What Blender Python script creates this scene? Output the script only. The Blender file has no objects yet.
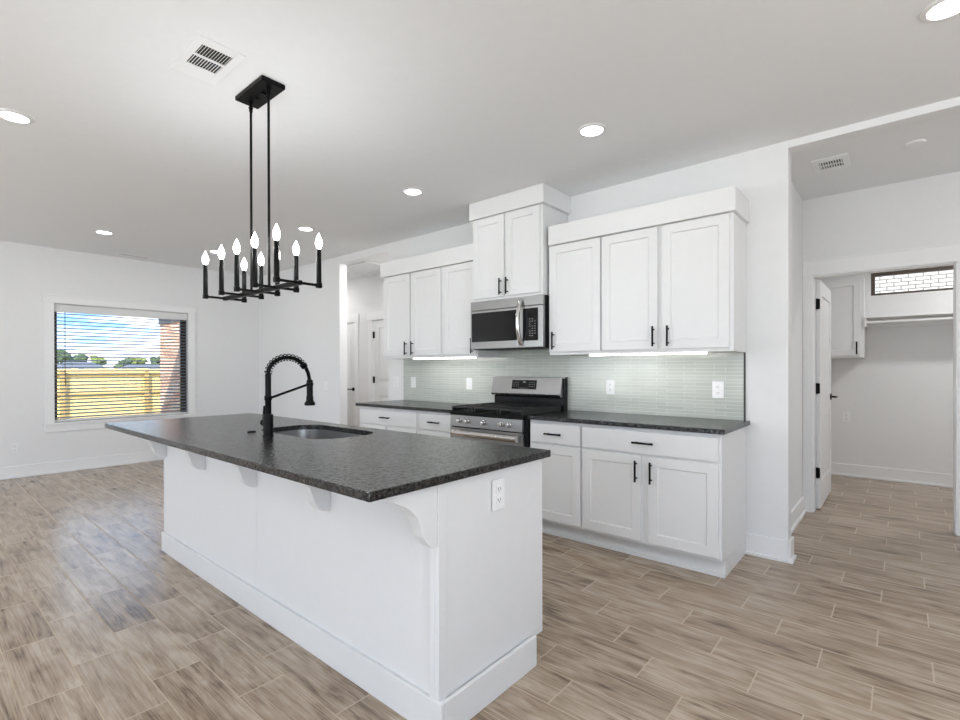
import bpy, bmesh, math, random
from mathutils import Vector, Matrix
random.seed(7)
S = bpy.context.scene
COL = S.collection
PI = math.pi

# ------------------------------------------------------------------ camera
def build_camera():
    y, p, r = math.radians(40.65), math.radians(-.172), math.radians(-.118)
    F = Vector((-math.sin(y), math.cos(y), 0)); R = Vector((math.cos(y), math.sin(y), 0)); U = Vector((0, 0, 1))
    F, U = F*math.cos(p)+U*math.sin(p), U*math.cos(p)-F*math.sin(p)
    R, U = R*math.cos(r)+U*math.sin(r), U*math.cos(r)-R*math.sin(r)
    cd = bpy.data.cameras.new('camera'); co = bpy.data.objects.new('camera', cd); COL.objects.link(co)
    cd.sensor_width = 36; cd.lens = 495.87*36/960
    cd.shift_x = (480-477.0)/960; cd.shift_y = (369.88-360)/960
    cd.clip_start = .05; cd.clip_end = 500
    M = Matrix((R, U, -F)).transposed().to_4x4(); M.translation = (0, 0, 1.2668)
    co.matrix_world = M
    S.camera = co
build_camera()

# ------------------------------------------------------------------ exposure
S.view_settings.view_transform = 'Standard'
S.view_settings.look = 'None'
S.view_settings.gamma = 1
S.view_settings.use_curve_mapping = False
S.view_settings.exposure = 0.19

# ------------------------------------------------------------------ sky
def build_world():
    w = bpy.data.worlds.new('sky'); S.world = w; w.use_nodes = True
    nt = w.node_tree; n = nt.nodes; n.clear(); L = nt.links.new
    tc = n.new('ShaderNodeTexCoord')
    sep = n.new('ShaderNodeSeparateXYZ'); L(tc.outputs['Generated'], sep.inputs[0])
    mr = n.new('ShaderNodeMapRange'); mr.inputs[1].default_value = -.005; mr.inputs[2].default_value = .085
    L(sep.outputs['Z'], mr.inputs[0])
    ramp = n.new('ShaderNodeValToRGB'); e = ramp.color_ramp.elements
    e[0].position = 0; e[0].color = (.80, .92, 1.0, 1)
    e[1].position = 1; e[1].color = (.22, .50, .95, 1)
    m = e.new(.5); m.color = (.38, .66, 1.0, 1)
    L(mr.outputs[0], ramp.inputs[0])
    mp = n.new('ShaderNodeMapping'); mp.inputs['Scale'].default_value = (6, 6, 22)
    L(tc.outputs['Generated'], mp.inputs[0])
    nz = n.new('ShaderNodeTexNoise'); nz.inputs['Scale'].default_value = 2.2; nz.inputs['Detail'].default_value = 6
    L(mp.outputs[0], nz.inputs['Vector'])
    cr = n.new('ShaderNodeValToRGB'); cr.color_ramp.elements[0].position = .44; cr.color_ramp.elements[1].position = .62
    L(nz.outputs[0], cr.inputs[0])
    mix = n.new('ShaderNodeMixRGB'); L(cr.outputs[0], mix.inputs[0]); L(ramp.outputs[0], mix.inputs[1])
    mix.inputs[2].default_value = (1.0, 1.0, 1.0, 1)
    bg = n.new('ShaderNodeBackground'); bg.inputs['Strength'].default_value = 2.3
    L(mix.outputs[0], bg.inputs[0])
    out = n.new('ShaderNodeOutputWorld'); L(bg.outputs[0], out.inputs[0])
build_world()

# ------------------------------------------------------------------ sun, and fill lights added at unseen rear and side openings
def sun():
    d = bpy.data.lights.new('sun', 'SUN'); d.energy = 9.5; d.angle = math.radians(.6); d.color = (1, .93, .80)
    o = bpy.data.objects.new('sun', d); COL.objects.link(o)
    o.rotation_euler = Vector((-1, 1.0, -1.28)).to_track_quat('-Z', 'Y').to_euler()
    o.location = (6, -6, 9)
sun()
def area(name, loc, direction, sx, sy, power, color=(1, 1, 1), shape='RECTANGLE', spread=180):
    d = bpy.data.lights.new(name, 'AREA'); d.energy = power; d.shape = shape; d.size = sx; d.size_y = sy
    d.color = color; d.spread = math.radians(spread)
    o = bpy.data.objects.new(name, d); COL.objects.link(o); o.location = loc
    o.rotation_euler = Vector(direction).to_track_quat('-Z', 'Y').to_euler()
    return o
REAR = [(-6.6, -4.2), (-2.6, .2)]          # unseen openings added in the rear wall for the fill lights
P_REAR, P_CAN, P_BULB, P_STRIP = 54, .8, 1.2, .65
for k, (xa, xb) in enumerate(REAR):
    area('fill_rear_%d' % k, ((xa+xb)/2, -4.02, 1.2), (0, 1, 1.1), xb-xa, 2.1, P_REAR, (.92, .96, 1))
area('fill_side', (3.22, -.4, 1.4), (-.5, -.1, 1.5), 3.0, 1.9, 140, (.92, .96, 1))  # fill light added at an unseen side opening, aimed up at the ceiling

# ------------------------------------------------------------------ materials
MATS = {}
def mat(name, col, rough=.5, metal=0, spec=None, emit=None, strength=0, noise=0, nscale=20, bump=0, bscale=60, coat=0, stretch=None):
    if name in MATS: return MATS[name]
    m = bpy.data.materials.new(name); m.use_nodes = True
    nt = m.node_tree; b = nt.nodes['Principled BSDF']; L = nt.links.new
    b.inputs['Base Color'].default_value = (*col, 1); b.inputs['Roughness'].default_value = rough
    b.inputs['Metallic'].default_value = metal
    if spec is not None: b.inputs['Specular IOR Level'].default_value = spec
    if coat: b.inputs['Coat Weight'].default_value = coat; b.inputs['Coat Roughness'].default_value = .05
    if emit: b.inputs['Emission Color'].default_value = (*emit, 1); b.inputs['Emission Strength'].default_value = strength
    tc = nt.nodes.new('ShaderNodeTexCoord')
    mp = nt.nodes.new('ShaderNodeMapping'); L(tc.outputs['Object'], mp.inputs[0])
    if stretch: mp.inputs['Scale'].default_value = stretch
    nz = nt.nodes.new('ShaderNodeTexNoise'); nz.inputs['Scale'].default_value = nscale; nz.inputs['Detail'].default_value = 5
    L(mp.outputs[0], nz.inputs['Vector'])
    k = noise if noise else .02
    mx = nt.nodes.new('ShaderNodeMixRGB')
    mx.inputs[1].default_value = (*[c*(1-k) for c in col], 1); mx.inputs[2].default_value = (*[min(1, c*(1+k)) for c in col], 1)
    L(nz.outputs[0], mx.inputs[0]); L(mx.outputs[0], b.inputs['Base Color'])
    if bump:
        n2 = nt.nodes.new('ShaderNodeTexNoise'); n2.inputs['Scale'].default_value = bscale; n2.inputs['Detail'].default_value = 3
        L(mp.outputs[0], n2.inputs['Vector'])
        bp = nt.nodes.new('ShaderNodeBump'); bp.inputs['Strength'].default_value = bump; bp.inputs['Distance'].default_value = .01
        L(n2.outputs[0], bp.inputs['Height']); L(bp.outputs[0], b.inputs['Normal'])
    MATS[name] = m
    return m

M_WALL = mat('wall_paint', (.80, .80, .80), .65, bump=.02, bscale=250)
M_CEIL = mat('ceiling_paint', (.83, .835, .84), .8, bump=.03, bscale=180)
M_TRIM = mat('trim_paint', (.85, .85, .85), .35)
M_CAB = mat('cabinet_paint', (.80, .80, .80), .35)
M_ISL = mat('island_paint', (.77, .77, .77), .4)
M_BLACK = mat('matte_black_metal', (.004, .004, .004), .36, spec=.12)
M_BLKGLOSS = mat('black_glass', (.006, .006, .007), .08, spec=.3)
M_BLKENAM = mat('black_enamel', (.008, .008, .009), .22, spec=.3)
M_COOK = mat('cooktop_enamel', (.006, .006, .006), .55, spec=.15)
M_IRON = mat('cast_iron', (.02, .02, .02), .55, bump=.1, bscale=200)
M_STEEL = mat('brushed_steel', (.37, .37, .37), .30, metal=1, noise=.08, nscale=60, stretch=(1, 1, 40))
M_STEELB = mat('bright_steel', (.70, .69, .68), .16, metal=1)
M_SINK = mat('sink_steel', (.55, .55, .55), .28, metal=1)
M_PLATE = mat('white_plastic', (.86, .86, .86), .3)
M_SLOT = mat('dark_slot', (.12, .12, .12), .6)
M_GREYMARK = mat('pale_print', (.28, .28, .28), .5)
M_DARKGREY = mat('vent_dark', (.02, .02, .02), .7)
M_BRONZE = mat('bronze_frame', (.030, .024, .020), .4)
M_BRONZEL = mat('brown_frame', (.085, .065, .05), .5)
M_SLAT_BACKLIT = mat('backlit_slat', (.20, .21, .24), .5)  # grey base colour carries the backlit shade of pale slats
M_VAL = mat('blind_valance', (.72, .72, .72), .5)
M_DOOR = mat('door_paint', (.80, .80, .80), .4)
M_BULB = mat('bulb_glow', (1, 1, 1), .3, emit=(1, .97, .92), strength=22)
M_LENS = mat('light_lens', (1, 1, 1), .3, emit=(1, .985, .96), strength=9)
M_LED = mat('led_strip', (1, 1, 1), .3, emit=(1, .985, .95), strength=5)
M_FENCE = mat('fence_wood', (.80, .60, .25), .8, noise=.25, nscale=2, stretch=(1, 6, .6))
M_FENCED = mat('fence_rail_wood', (.40, .27, .10), .8, noise=.25, nscale=3)
M_LEAF = mat('tree_leaves', (.06, .095, .04), .8, noise=.6, nscale=3)
M_LEAF2 = mat('yellow_green_leaves', (.15, .19, .05), .8, noise=.5, nscale=3)
M_BARK = mat('tree_bark', (.12, .08, .05), .9)
M_ROOF = mat('grey_shingles', (.10, .11, .14), .8, noise=.3, nscale=6)
M_SIDING = mat('far_house_wall', (.55, .45, .38), .8)
M_GRASS = mat('dry_lawn', (.30, .29, .12), .9, noise=.4, nscale=1.5)
M_TOPBAND = mat('dark_top_band', (.05, .045, .06), .6)
M_GLASSM = None

def glass():
    m = bpy.data.materials.new('window_glass'); m.use_nodes = True; nt = m.node_tree; n = nt.nodes
    n.remove(n['Principled BSDF'])
    g = n.new('ShaderNodeBsdfGlossy'); g.inputs['Roughness'].default_value = .0
    t = n.new('ShaderNodeBsdfTransparent'); t.inputs[0].default_value = (.97, .98, .98, 1)
    f = n.new('ShaderNodeFresnel'); f.inputs[0].default_value = 1.25
    mx = n.new('ShaderNodeMixShader')
    nt.links.new(f.outputs[0], mx.inputs[0]); nt.links.new(t.outputs[0], mx.inputs[1]); nt.links.new(g.outputs[0], mx.inputs[2])
    nt.links.new(mx.outputs[0], n['Material Output'].inputs[0])
    return m
M_GLASS = glass()

def math_node(nt, op, a, b=None):
    n = nt.nodes.new('ShaderNodeMath'); n.operation = op
    for i, v in enumerate((a, b)):
        if v is None: continue
        if isinstance(v, (int, float)): n.inputs[i].default_value = v
        else: nt.links.new(v, n.inputs[i])
    return n.outputs[0]

def floor_material():
    m = bpy.data.materials.new('wood_look_tile'); m.use_nodes = True; nt = m.node_tree; b = nt.nodes['Principled BSDF']; L = nt.links.new
    mt = lambda op, a, bb=None: math_node(nt, op, a, bb)
    tc = nt.nodes.new('ShaderNodeTexCoord'); sp = nt.nodes.new('ShaderNodeSeparateXYZ'); L(tc.outputs['Object'], sp.inputs[0])
    W, LN, G = .1855, .5565, .0021
    yr = mt('DIVIDE', mt('SUBTRACT', sp.outputs['Y'], 2.147), W)
    row = mt('FLOOR', yr); fy = mt('SUBTRACT', yr, row)
    xr = mt('DIVIDE', mt('ADD', mt('ADD', sp.outputs['X'], .46), mt('MULTIPLY', row, LN/3)), LN)
    colm = mt('FLOOR', xr); fx = mt('SUBTRACT', xr, colm)
    dy = mt('MULTIPLY', mt('MINIMUM', fy, mt('SUBTRACT', 1.0, fy)), W)
    dx = mt('MULTIPLY', mt('MINIMUM', fx, mt('SUBTRACT', 1.0, fx)), LN)
    d = mt('MINIMUM', dx, dy)
    gr = nt.nodes.new('ShaderNodeMapRange'); gr.inputs[1].default_value = G*.7; gr.inputs[2].default_value = G*1.5
    L(d, gr.inputs[0])                                     # 0 in the grout, 1 on the tile
    cv = nt.nodes.new('ShaderNodeCombineXYZ'); L(row, cv.inputs[0]); L(colm, cv.inputs[1])
    wn = nt.nodes.new('ShaderNodeTexWhiteNoise'); wn.noise_dimensions = '2D'; L(cv.outputs[0], wn.inputs['Vector'])
    # grain coordinates, shifted per tile
    off = nt.nodes.new('ShaderNodeVectorMath'); off.operation = 'SCALE'; off.inputs['Scale'].default_value = 37.0; L(wn.outputs['Color'], off.inputs[0])
    ad = nt.nodes.new('ShaderNodeVectorMath'); ad.operation = 'ADD'; L(tc.outputs['Object'], ad.inputs[0]); L(off.outputs[0], ad.inputs[1])
    def noise(scale, sx, sy, detail, dist=0):
        mp = nt.nodes.new('ShaderNodeMapping'); mp.inputs['Scale'].default_value = (sx, sy, 1); L(ad.outputs[0], mp.inputs[0])
        nz = nt.nodes.new('ShaderNodeTexNoise'); nz.inputs['Scale'].default_value = scale; nz.inputs['Detail'].default_value = detail
        nz.inputs['Distortion'].default_value = dist; L(mp.outputs[0], nz.inputs['Vector']); return nz.outputs[0]
    n1 = noise(2.6, 1.0, 8, 9, 1.4)      # broad streaks
    n2 = noise(14.0, .22, 12, 6, .3)      # fine grain
    n3 = noise(4.0, .9, 2.6, 6, 1.2)     # knots and blotches
    v = mt('ADD', mt('ADD', mt('MULTIPLY', n1, .50), mt('MULTIPLY', n2, .34)), mt('MULTIPLY', n3, .36))
    n4 = noise(60.0, .12, 7, 3, .2)
    v = mt('ADD', v, mt('MULTIPLY', mt('SUBTRACT', n4, .5), .20))
    v = mt('ADD', v, mt('MULTIPLY', mt('SUBTRACT', wn.outputs['Value'], .5), .07))
    rp = nt.nodes.new('ShaderNodeValToRGB'); e = rp.color_ramp.elements
    e[0].position = .42; e[0].color = (.10, .069, .048, 1)
    e[1].position = .74; e[1].color = (.51, .42, .325, 1)
    q = e.new(.53); q.color = (.275, .20, .138, 1)
    q = e.new(.62); q.color = (.385, .298, .218, 1)
    L(v, rp.inputs[0])
    mx = nt.nodes.new('ShaderNodeMixRGB'); mx.inputs[1].default_value = (.48, .38, .275, 1)
    L(gr.outputs[0], mx.inputs[0]); L(rp.outputs[0], mx.inputs[2]); L(mx.outputs[0], b.inputs['Base Color'])
    ro = mt('SUBTRACT', .9, mt('MULTIPLY', gr.outputs[0], .68)); ro = mt('ADD', ro, mt('MULTIPLY', n2, .06)); L(ro, b.inputs['Roughness'])
    hgt = mt('ADD', mt('MULTIPLY', gr.outputs[0], .5), mt('MULTIPLY', n2, .35))
    bp = nt.nodes.new('ShaderNodeBump'); bp.inputs['Strength'].default_value = .12; bp.inputs['Distance'].default_value = .003
    L(hgt, bp.inputs['Height']); L(bp.outputs[0], b.inputs['Normal'])
    return m
M_FLOOR = floor_material()

def granite(name='leathered_granite'):
    m = bpy.data.materials.new(name); m.use_nodes = True; nt = m.node_tree; b = nt.nodes['Principled BSDF']; L = nt.links.new
    tc = nt.nodes.new('ShaderNodeTexCoord')
    n1 = nt.nodes.new('ShaderNodeTexNoise'); n1.inputs['Scale'].default_value = 150; n1.inputs['Detail'].default_value = 5; L(tc.outputs['Object'], n1.inputs['Vector'])
    rp = nt.nodes.new('ShaderNodeValToRGB'); e = rp.color_ramp.elements
    e[0].position = .47; e[0].color = (.004, .004, .004, 1); e[1].position = .72; e[1].color = (.085, .085, .083, 1)
    L(n1.outputs[0], rp.inputs[0]); L(rp.outputs[0], b.inputs['Base Color'])
    b.inputs['Roughness'].default_value = .17
    n3 = nt.nodes.new('ShaderNodeTexNoise'); n3.inputs['Scale'].default_value = 85; n3.inputs['Detail'].default_value = 6; n3.inputs['Roughness'].default_value = .65; L(tc.outputs['Object'], n3.inputs['Vector'])
    sr = nt.nodes.new('ShaderNodeMapRange'); sr.inputs[1].default_value = .40; sr.inputs[2].default_value = .60; sr.inputs[3].default_value = .06; sr.inputs[4].default_value = 1.0
    L(n3.outputs[0], sr.inputs[0]); L(sr.outputs[0], b.inputs['Specular IOR Level'])
    n2 = nt.nodes.new('ShaderNodeTexNoise'); n2.inputs['Scale'].default_value = 75; n2.inputs['Detail'].default_value = 4; L(tc.outputs['Object'], n2.inputs['Vector'])
    bp = nt.nodes.new('ShaderNodeBump'); bp.inputs['Strength'].default_value = .6; bp.inputs['Distance'].default_value = .005
    L(n2.outputs[0], bp.inputs['Height']); L(bp.outputs[0], b.inputs['Normal'])
    return m
M_GRAN = granite()

def brick_mat(name, c1, c2, mortar, bw, bh, ms, rough, axis='XZ', offset=.5, bump=.3):
    m = bpy.data.materials.new(name); m.use_nodes = True; nt = m.node_tree; b = nt.nodes['Principled BSDF']; L = nt.links.new
    tc = nt.nodes.new('ShaderNodeTexCoord'); sp = nt.nodes.new('ShaderNodeSeparateXYZ'); L(tc.outputs['Object'], sp.inputs[0])
    cb = nt.nodes.new('ShaderNodeCombineXYZ'); L(sp.outputs['X' if axis == 'XZ' else 'Y'], cb.inputs[0]); L(sp.outputs['Z'], cb.inputs[1])
    br = nt.nodes.new('ShaderNodeTexBrick'); L(cb.outputs[0], br.inputs['Vector'])
    br.inputs['Scale'].default_value = 1; br.inputs['Color1'].default_value = (*c1, 1); br.inputs['Color2'].default_value = (*c2, 1)
    br.inputs['Mortar'].default_value = (*mortar, 1); br.inputs['Mortar Size'].default_value = ms
    br.inputs['Brick Width'].default_value = bw; br.inputs['Row Height'].default_value = bh; br.offset = offset
    L(br.outputs['Color'], b.inputs['Base Color']); b.inputs['Roughness'].default_value = rough
    bp = nt.nodes.new('ShaderNodeBump'); bp.inputs['Strength'].default_value = bump; bp.inputs['Distance'].default_value = .003; bp.invert = True
    L(br.outputs['Fac'], bp.inputs['Height']); L(bp.outputs[0], b.inputs['Normal'])
    return m
M_TILE = brick_mat('glass_subway_tile', (.47, .50, .455), (.53, .555, .51), (.68, .70, .66), .205, .0256, .0016, .12, offset=.37)
M_BRICK = brick_mat('red_brick', (.40, .17, .12), (.50, .27, .20), (.58, .50, .44), .20, .067, .010, .85)
M_WBRICK = brick_mat('white_brick', (.44, .42, .40), (.36, .345, .33), (.13, .115, .10), .21, .072, .010, .85)

# ------------------------------------------------------------------ mesh helpers
class MB:
    def __init__(s): s.bm = bmesh.new()
    def box(s, x0, x1, y0, y1, z0, z1):
        v = [s.bm.verts.new((x, y, z)) for z in (z0, z1) for y in (y0, y1) for x in (x0, x1)]
        for f in ((0, 2, 3, 1), (4, 5, 7, 6), (0, 1, 5, 4), (2, 6, 7, 3), (0, 4, 6, 2), (1, 3, 7, 5)):
            s.bm.faces.new([v[i] for i in f])
        return s
    def prism(s, pts, axis, a, b):
        """pts 2-D outline; axis 'x' -> (y,z), 'y' -> (x,z), 'z' -> (x,y)"""
        def mk(p, t):
            return {'x': (t, p[0], p[1]), 'y': (p[0], t, p[1]), 'z': (p[0], p[1], t)}[axis]
        A = [s.bm.verts.new(mk(p, a)) for p in pts]; B = [s.bm.verts.new(mk(p, b)) for p in pts]
        s.bm.faces.new(A); s.bm.faces.new(B[::-1]); n = len(pts)
        for i in range(n): s.bm.faces.new((A[i], B[i], B[(i+1) % n], A[(i+1) % n]))
        return s
    def rings(s, rings, cap=True, closed=False):
        R = [[s.bm.verts.new(p) for p in r] for r in rings]
        n = len(R[0]); m = len(R)
        for i in range(m if closed else m-1):
            a, b = R[i], R[(i+1) % m]
            for j in range(n): s.bm.faces.new((a[j], a[(j+1) % n], b[(j+1) % n], b[j]))
        if cap and not closed:
            s.bm.faces.new(R[0][::-1]); s.bm.faces.new(R[-1])
        return s
    def lathe(s, c, prof, axis='z', n=24, cap=True):
        rs = []
        for r, h in prof:
            ring = []
            for k in range(n):
                a = 2*PI*k/n; u, v = r*math.cos(a), r*math.sin(a)
                p = {'z': (u, v, h), 'x': (h, u, v), 'y': (u, h, v)}[axis]
                ring.append((c[0]+p[0], c[1]+p[1], c[2]+p[2]))
            rs.append(ring)
        return s.rings(rs, cap)
    def tube(s, path, r, n=10, cap=True):
        P = [Vector(p) for p in path]; rs = []; up = None
        for i, p in enumerate(P):
            t = (P[min(i+1, len(P)-1)]-P[max(i-1, 0)]).normalized()
            if up is None:
                up = Vector((0, 0, 1)) if abs(t.z) < .9 else Vector((1, 0, 0))
            u = (up - t*up.dot(t)).normalized(); v = t.cross(u); up = u
            rr = r[i] if isinstance(r, (list, tuple)) else r
            rs.append([p+u*(rr*math.cos(2*PI*k/n))+v*(rr*math.sin(2*PI*k/n)) for k in range(n)])
        return s.rings(rs, cap)
    def blob(s, c, r, sub=2, jit=.15, sq=(1, 1, 1)):
        res = bmesh.ops.create_icosphere(s.bm, subdivisions=sub, radius=1)
        for v in res['verts']:
            k = 1+random.uniform(-jit, jit)
            v.co = Vector((c[0]+v.co.x*r*k*sq[0], c[1]+v.co.y*r*k*sq[1], c[2]+v.co.z*r*k*sq[2]))
        return s
    def shaker(s, x0, x1, z0, z1, y, th=.02, rail=.062, rec=.009, sl=.006):
        """recessed-panel front facing -y, front face at y"""
        def q(a, b, c, d): s.bm.faces.new((a, b, c, d))
        def ring(dx, yy): return [s.bm.verts.new(p) for p in ((x0+dx, yy, z0+dx), (x1-dx, yy, z0+dx), (x1-dx, yy, z1-dx), (x0+dx, yy, z1-dx))]
        B = ring(0, y+th); O0 = ring(0, y+.002); O = ring(.002, y); I = ring(rail, y); J = ring(rail+sl, y+rec)
        for A, C in ((B, O0), (O0, O), (O, I), (I, J)):
            for i in range(4): q(A[i], A[(i+1) % 4], C[(i+1) % 4], C[i])
        s.bm.faces.new(J); s.bm.faces.new(B[::-1])
        return s
    def slab_with_hole(s, x0, x1, y0, y1, z0, z1, hole):
        for z, flip in ((z1, False), (z0, True)):
            O = [s.bm.verts.new((x, y, z)) for x, y in ((x0, y0), (x1, y0), (x1, y1), (x0, y1))]
            H = [s.bm.verts.new((x, y, z)) for x, y in hole]
            E = [s.bm.edges.new((O[i], O[(i+1) % 4])) for i in range(4)]+[s.bm.edges.new((H[i], H[(i+1) % len(H)])) for i in range(len(H))]
            bmesh.ops.triangle_fill(s.bm, use_beauty=True, edges=E)
            if z == z1: T = (O, H)
            else: Bt = (O, H)
        for a, b in zip(T, Bt):
            n = len(a)
            for i in range(n): s.bm.faces.new((a[i], b[i], b[(i+1) % n], a[(i+1) % n]))
        return s
    def build(s, name, m, parent=None, bev=0, smooth=False, org=None):
        bmesh.ops.recalc_face_normals(s.bm, faces=s.bm.faces[:])
        root = parent
        o0 = Vector(org) if org is not None else Vector((0, 0, 0))
        if parent is not None: o0 = Vector(parent['_o'])
        for v in s.bm.verts: v.co -= o0
        me = bpy.data.meshes.new(name); s.bm.to_mesh(me); s.bm.free()
        me.materials.append(m)
        if smooth:
            for p in me.polygons: p.use_smooth = True
            try: me.set_sharp_from_angle(angle=math.radians(40))
            except Exception: pass
        o = bpy.data.objects.new(name, me); COL.objects.link(o)
        if parent is not None: o.parent = parent
        else: o.location = o0
        o['_o'] = list(o0)
        if bev:
            b = o.modifiers.new('bevel', 'BEVEL'); b.width = bev; b.segments = 2; b.limit_method = 'ANGLE'; b.angle_limit = math.radians(40)
        return o

def tag(o, label, cat, group=None):
    o['label'] = label; o['category'] = cat
    if group: o['group'] = group
    return o
def thing(name, loc, label, cat, group=None):
    o = bpy.data.objects.new(name, None); COL.objects.link(o); o.location = loc; o['_o'] = list(loc)
    o.empty_display_size = .1
    return tag(o, label, cat, group)
def struct(o):
    o['kind'] = 'structure'; return o
def sroot(name, loc):
    o = bpy.data.objects.new(name, None); COL.objects.link(o); o.location = loc; o['_o'] = list(loc); o.empty_display_size = .1
    return struct(o)
def copy_tree(o, parent=None):
    c = o.copy(); COL.objects.link(c)
    if parent is not None: c.parent = parent
    for ch in o.children: copy_tree(ch, c)
    return c
def copies(root, spots):
    """spots: (loc, label)"""
    for loc, label in spots:
        c = copy_tree(root); c.location = loc; c['label'] = label

CE = 2.743; XL = -7.855; YW = 3.77; YW2 = 3.885

# ------------------------------------------------------------------ room shell
struct(MB().box(-8.0, 3.3, -4.1, 7.4, -.12, 0).build('floor', M_FLOOR))
struct(MB().box(-8.0, 3.3, -4.1, 7.4, CE, CE+.12).build('ceiling', M_CEIL))
WY0, WY1, WZ0, WZ1 = 1.225, 2.725, .615, 2.07
b = MB()
b.box(XL-.15, XL, -4, WY0, 0, CE).box(XL-.15, XL, WY1, YW2, 0, CE).box(XL-.15, XL, WY0, WY1, 0, WZ0).box(XL-.15, XL, WY0, WY1, WZ1, CE)
struct(b.build('wall_left', M_WALL))
XH0, XH1, HH = -5.615, -4.62, 2.647       # hall opening
XP, PH = -.5655, 2.697                    # pier edge, right header height
b = MB()
b.box(XL, XH0, YW, YW2, 0, CE).box(XH0, XH1, YW, YW2, HH, CE).box(XH1, XP, YW, YW2, 0, CE).box(XP, 2.0, YW, YW2, PH, CE).box(2.0, 3.2, YW, YW2, 0, CE)
struct(b.build('wall_back', M_WALL))
b = MB()
b.box(3.2, 3.3, -4, -1.95, 0, CE).box(3.2, 3.3, 1.15, YW2, 0, CE).box(3.2, 3.3, -1.95, 1.15, 0, .42).box(3.2, 3.3, -1.95, 1.15, 2.38, CE)
struct(b.build('wall_right', M_WALL))
b = MB(); x = -8.0
for xa, xb in REAR:
    b.box(x, xa, -4.1, -4, 0, CE); b.box(xa, xb, -4.1, -4, 0, .1); b.box(xa, xb, -4.1, -4, 2.3, CE); x = xb
b.box(x, 3.3, -4.1, -4, 0, CE)
struct(b.build('wall_rear', M_WALL))

# hall beyond the left opening
YH = 4.9
D2X = (-7.62, -6.845); D3X = (-6.40, -5.62)
b = MB(); x = -7.99
for xa, xb in (D2X, D3X):
    b.box(x, xa, YH, YH+.12, 0, CE); b.box(xa, xb, YH, YH+.12, 2.04, CE); x = xb
b.box(x, -4.5, YH, YH+.12, 0, CE)
struct(b.build('wall_hall_far', M_WALL))
struct(MB().box(-4.62, -4.5, YW2, YH, 0, CE).build('wall_hall_right', M_WALL))
struct(MB().box(-7.99, -7.89, YW2, YH, 0, CE).build('wall_hall_left', M_WALL))

# alcove and pantry beyond the right opening
XA = -.67; YA = 5.2; DA = (-.602, .31); DH = 2.07
struct(MB().box(XA-.1, XA, YW2, YA, 0, CE).build('wall_alcove_left', M_WALL))
b = MB().box(XA-.1, DA[0], YA, YA+.11, 0, CE).box(*DA, YA, YA+.11, DH, CE).box(DA[1], 2.0, YA, YA+.11, 0, CE)
struct(b.build('wall_alcove_back', M_WALL))
struct(MB().box(2.0, 2.1, YW2, 7.32, 0, CE).build('wall_alcove_right', M_WALL))
YP = 7.22
PW = (-.275, .50, 2.085, 2.345)
b = MB().box(-.86, PW[0], YP, YP+.1, 0, CE).box(PW[1], 2.0, YP, YP+.1, 0, CE).box(PW[0], PW[1], YP, YP+.1, 0, PW[2]).box(PW[0], PW[1], YP, YP+.1, PW[3], CE)
struct(b.build('wall_pantry_back', M_WALL))
struct(MB().box(-.86, -.76, YA+.11, YP, 0, CE).build('wall_pantry_left', M_WALL))

# baseboards: box plus shoe moulding along each run
def baseboard(name, runs, h=.14, pier=False):
    b = MB()
    for (xa, ya, xb, yb, nx, ny) in runs:       # wall line, normal into the room
        for t, hh in ((.016, h), (.030, .022)):
            x0, x1 = sorted((xa, xb)); y0, y1 = sorted((ya, yb))
            if nx: x0, x1 = (xa, xa+nx*t) if nx > 0 else (xa+nx*t, xa)
            if ny: y0, y1 = (ya, ya+ny*t) if ny > 0 else (ya+ny*t, ya)
            b.box(x0, x1, y0, y1, 0, hh)
    if pier:
        for t, hh in ((.016, h), (.030, .022)):
            b.box(XP+.0004, XP+t, YW-t, YW2, 0, hh)
    return struct(b.build(name, M_TRIM, bev=.003))
baseboard('baseboard_left', [(XL, -4, XL, YW, 1, 0)])
baseboard('baseboard_back', [(XL+.03, YW, XH0, YW, 0, -1), (-.812, YW, XP, YW, 0, -1)], pier=True)
baseboard('baseboard_alcove', [(XA, YW2, XA, YA, 1, 0)])
baseboard('baseboard_pantry', [(-.76, YP, 2.0, YP, 0, -1), (-.76, YA+.11, -.76, YP-.03, 1, 0)])
baseboard('baseboard_hall', [(-7.89, YH, D2X[0]-.09, YH, 0, -1), (D2X[1]+.09, YH, D3X[0]-.09, YH, 0, -1), (D3X[1]+.09, YH, -4.62, YH, 0, -1)])

# ------------------------------------------------------------------ window in the left wall
w = sroot('window_1', (XL, 1.975, WZ0))
b = MB(); fx0, fx1 = XL-.115, XL-.075
b.box(fx0, fx1, WY0, WY0+.045, WZ0, WZ1).box(fx0, fx1, WY1-.075, WY1, WZ0, WZ1).box(fx0, fx1, WY0, WY1, WZ0, WZ0+.03).box(fx0, fx1, WY0, WY1, WZ1-.05, WZ1)
b.build('window_frame', M_BRONZE, w, bev=.003)
MB().box(XL-.098, XL-.092, WY0+.045, WY1-.075, WZ0+.03, WZ1-.05).build('pane', M_GLASS, w)
b = MB()
b.box(XL, XL+.02, 1.135, WY0+.004, .60, 2.077).box(XL, XL+.02, WY1-.004, 2.815, .60, 2.077)
b.box(XL, XL+.026, 1.122, 2.828, 2.077, 2.165).box(XL, XL+.036, 1.114, 2.836, 2.160, 2.178)
b.box(XL-.07, XL+.035, 1.118, 2.832, .588, .617).box(XL, XL+.018, 1.14, 2.81, .505, .588)
struct(b.build('trim_1', M_TRIM, bev=.002))

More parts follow.
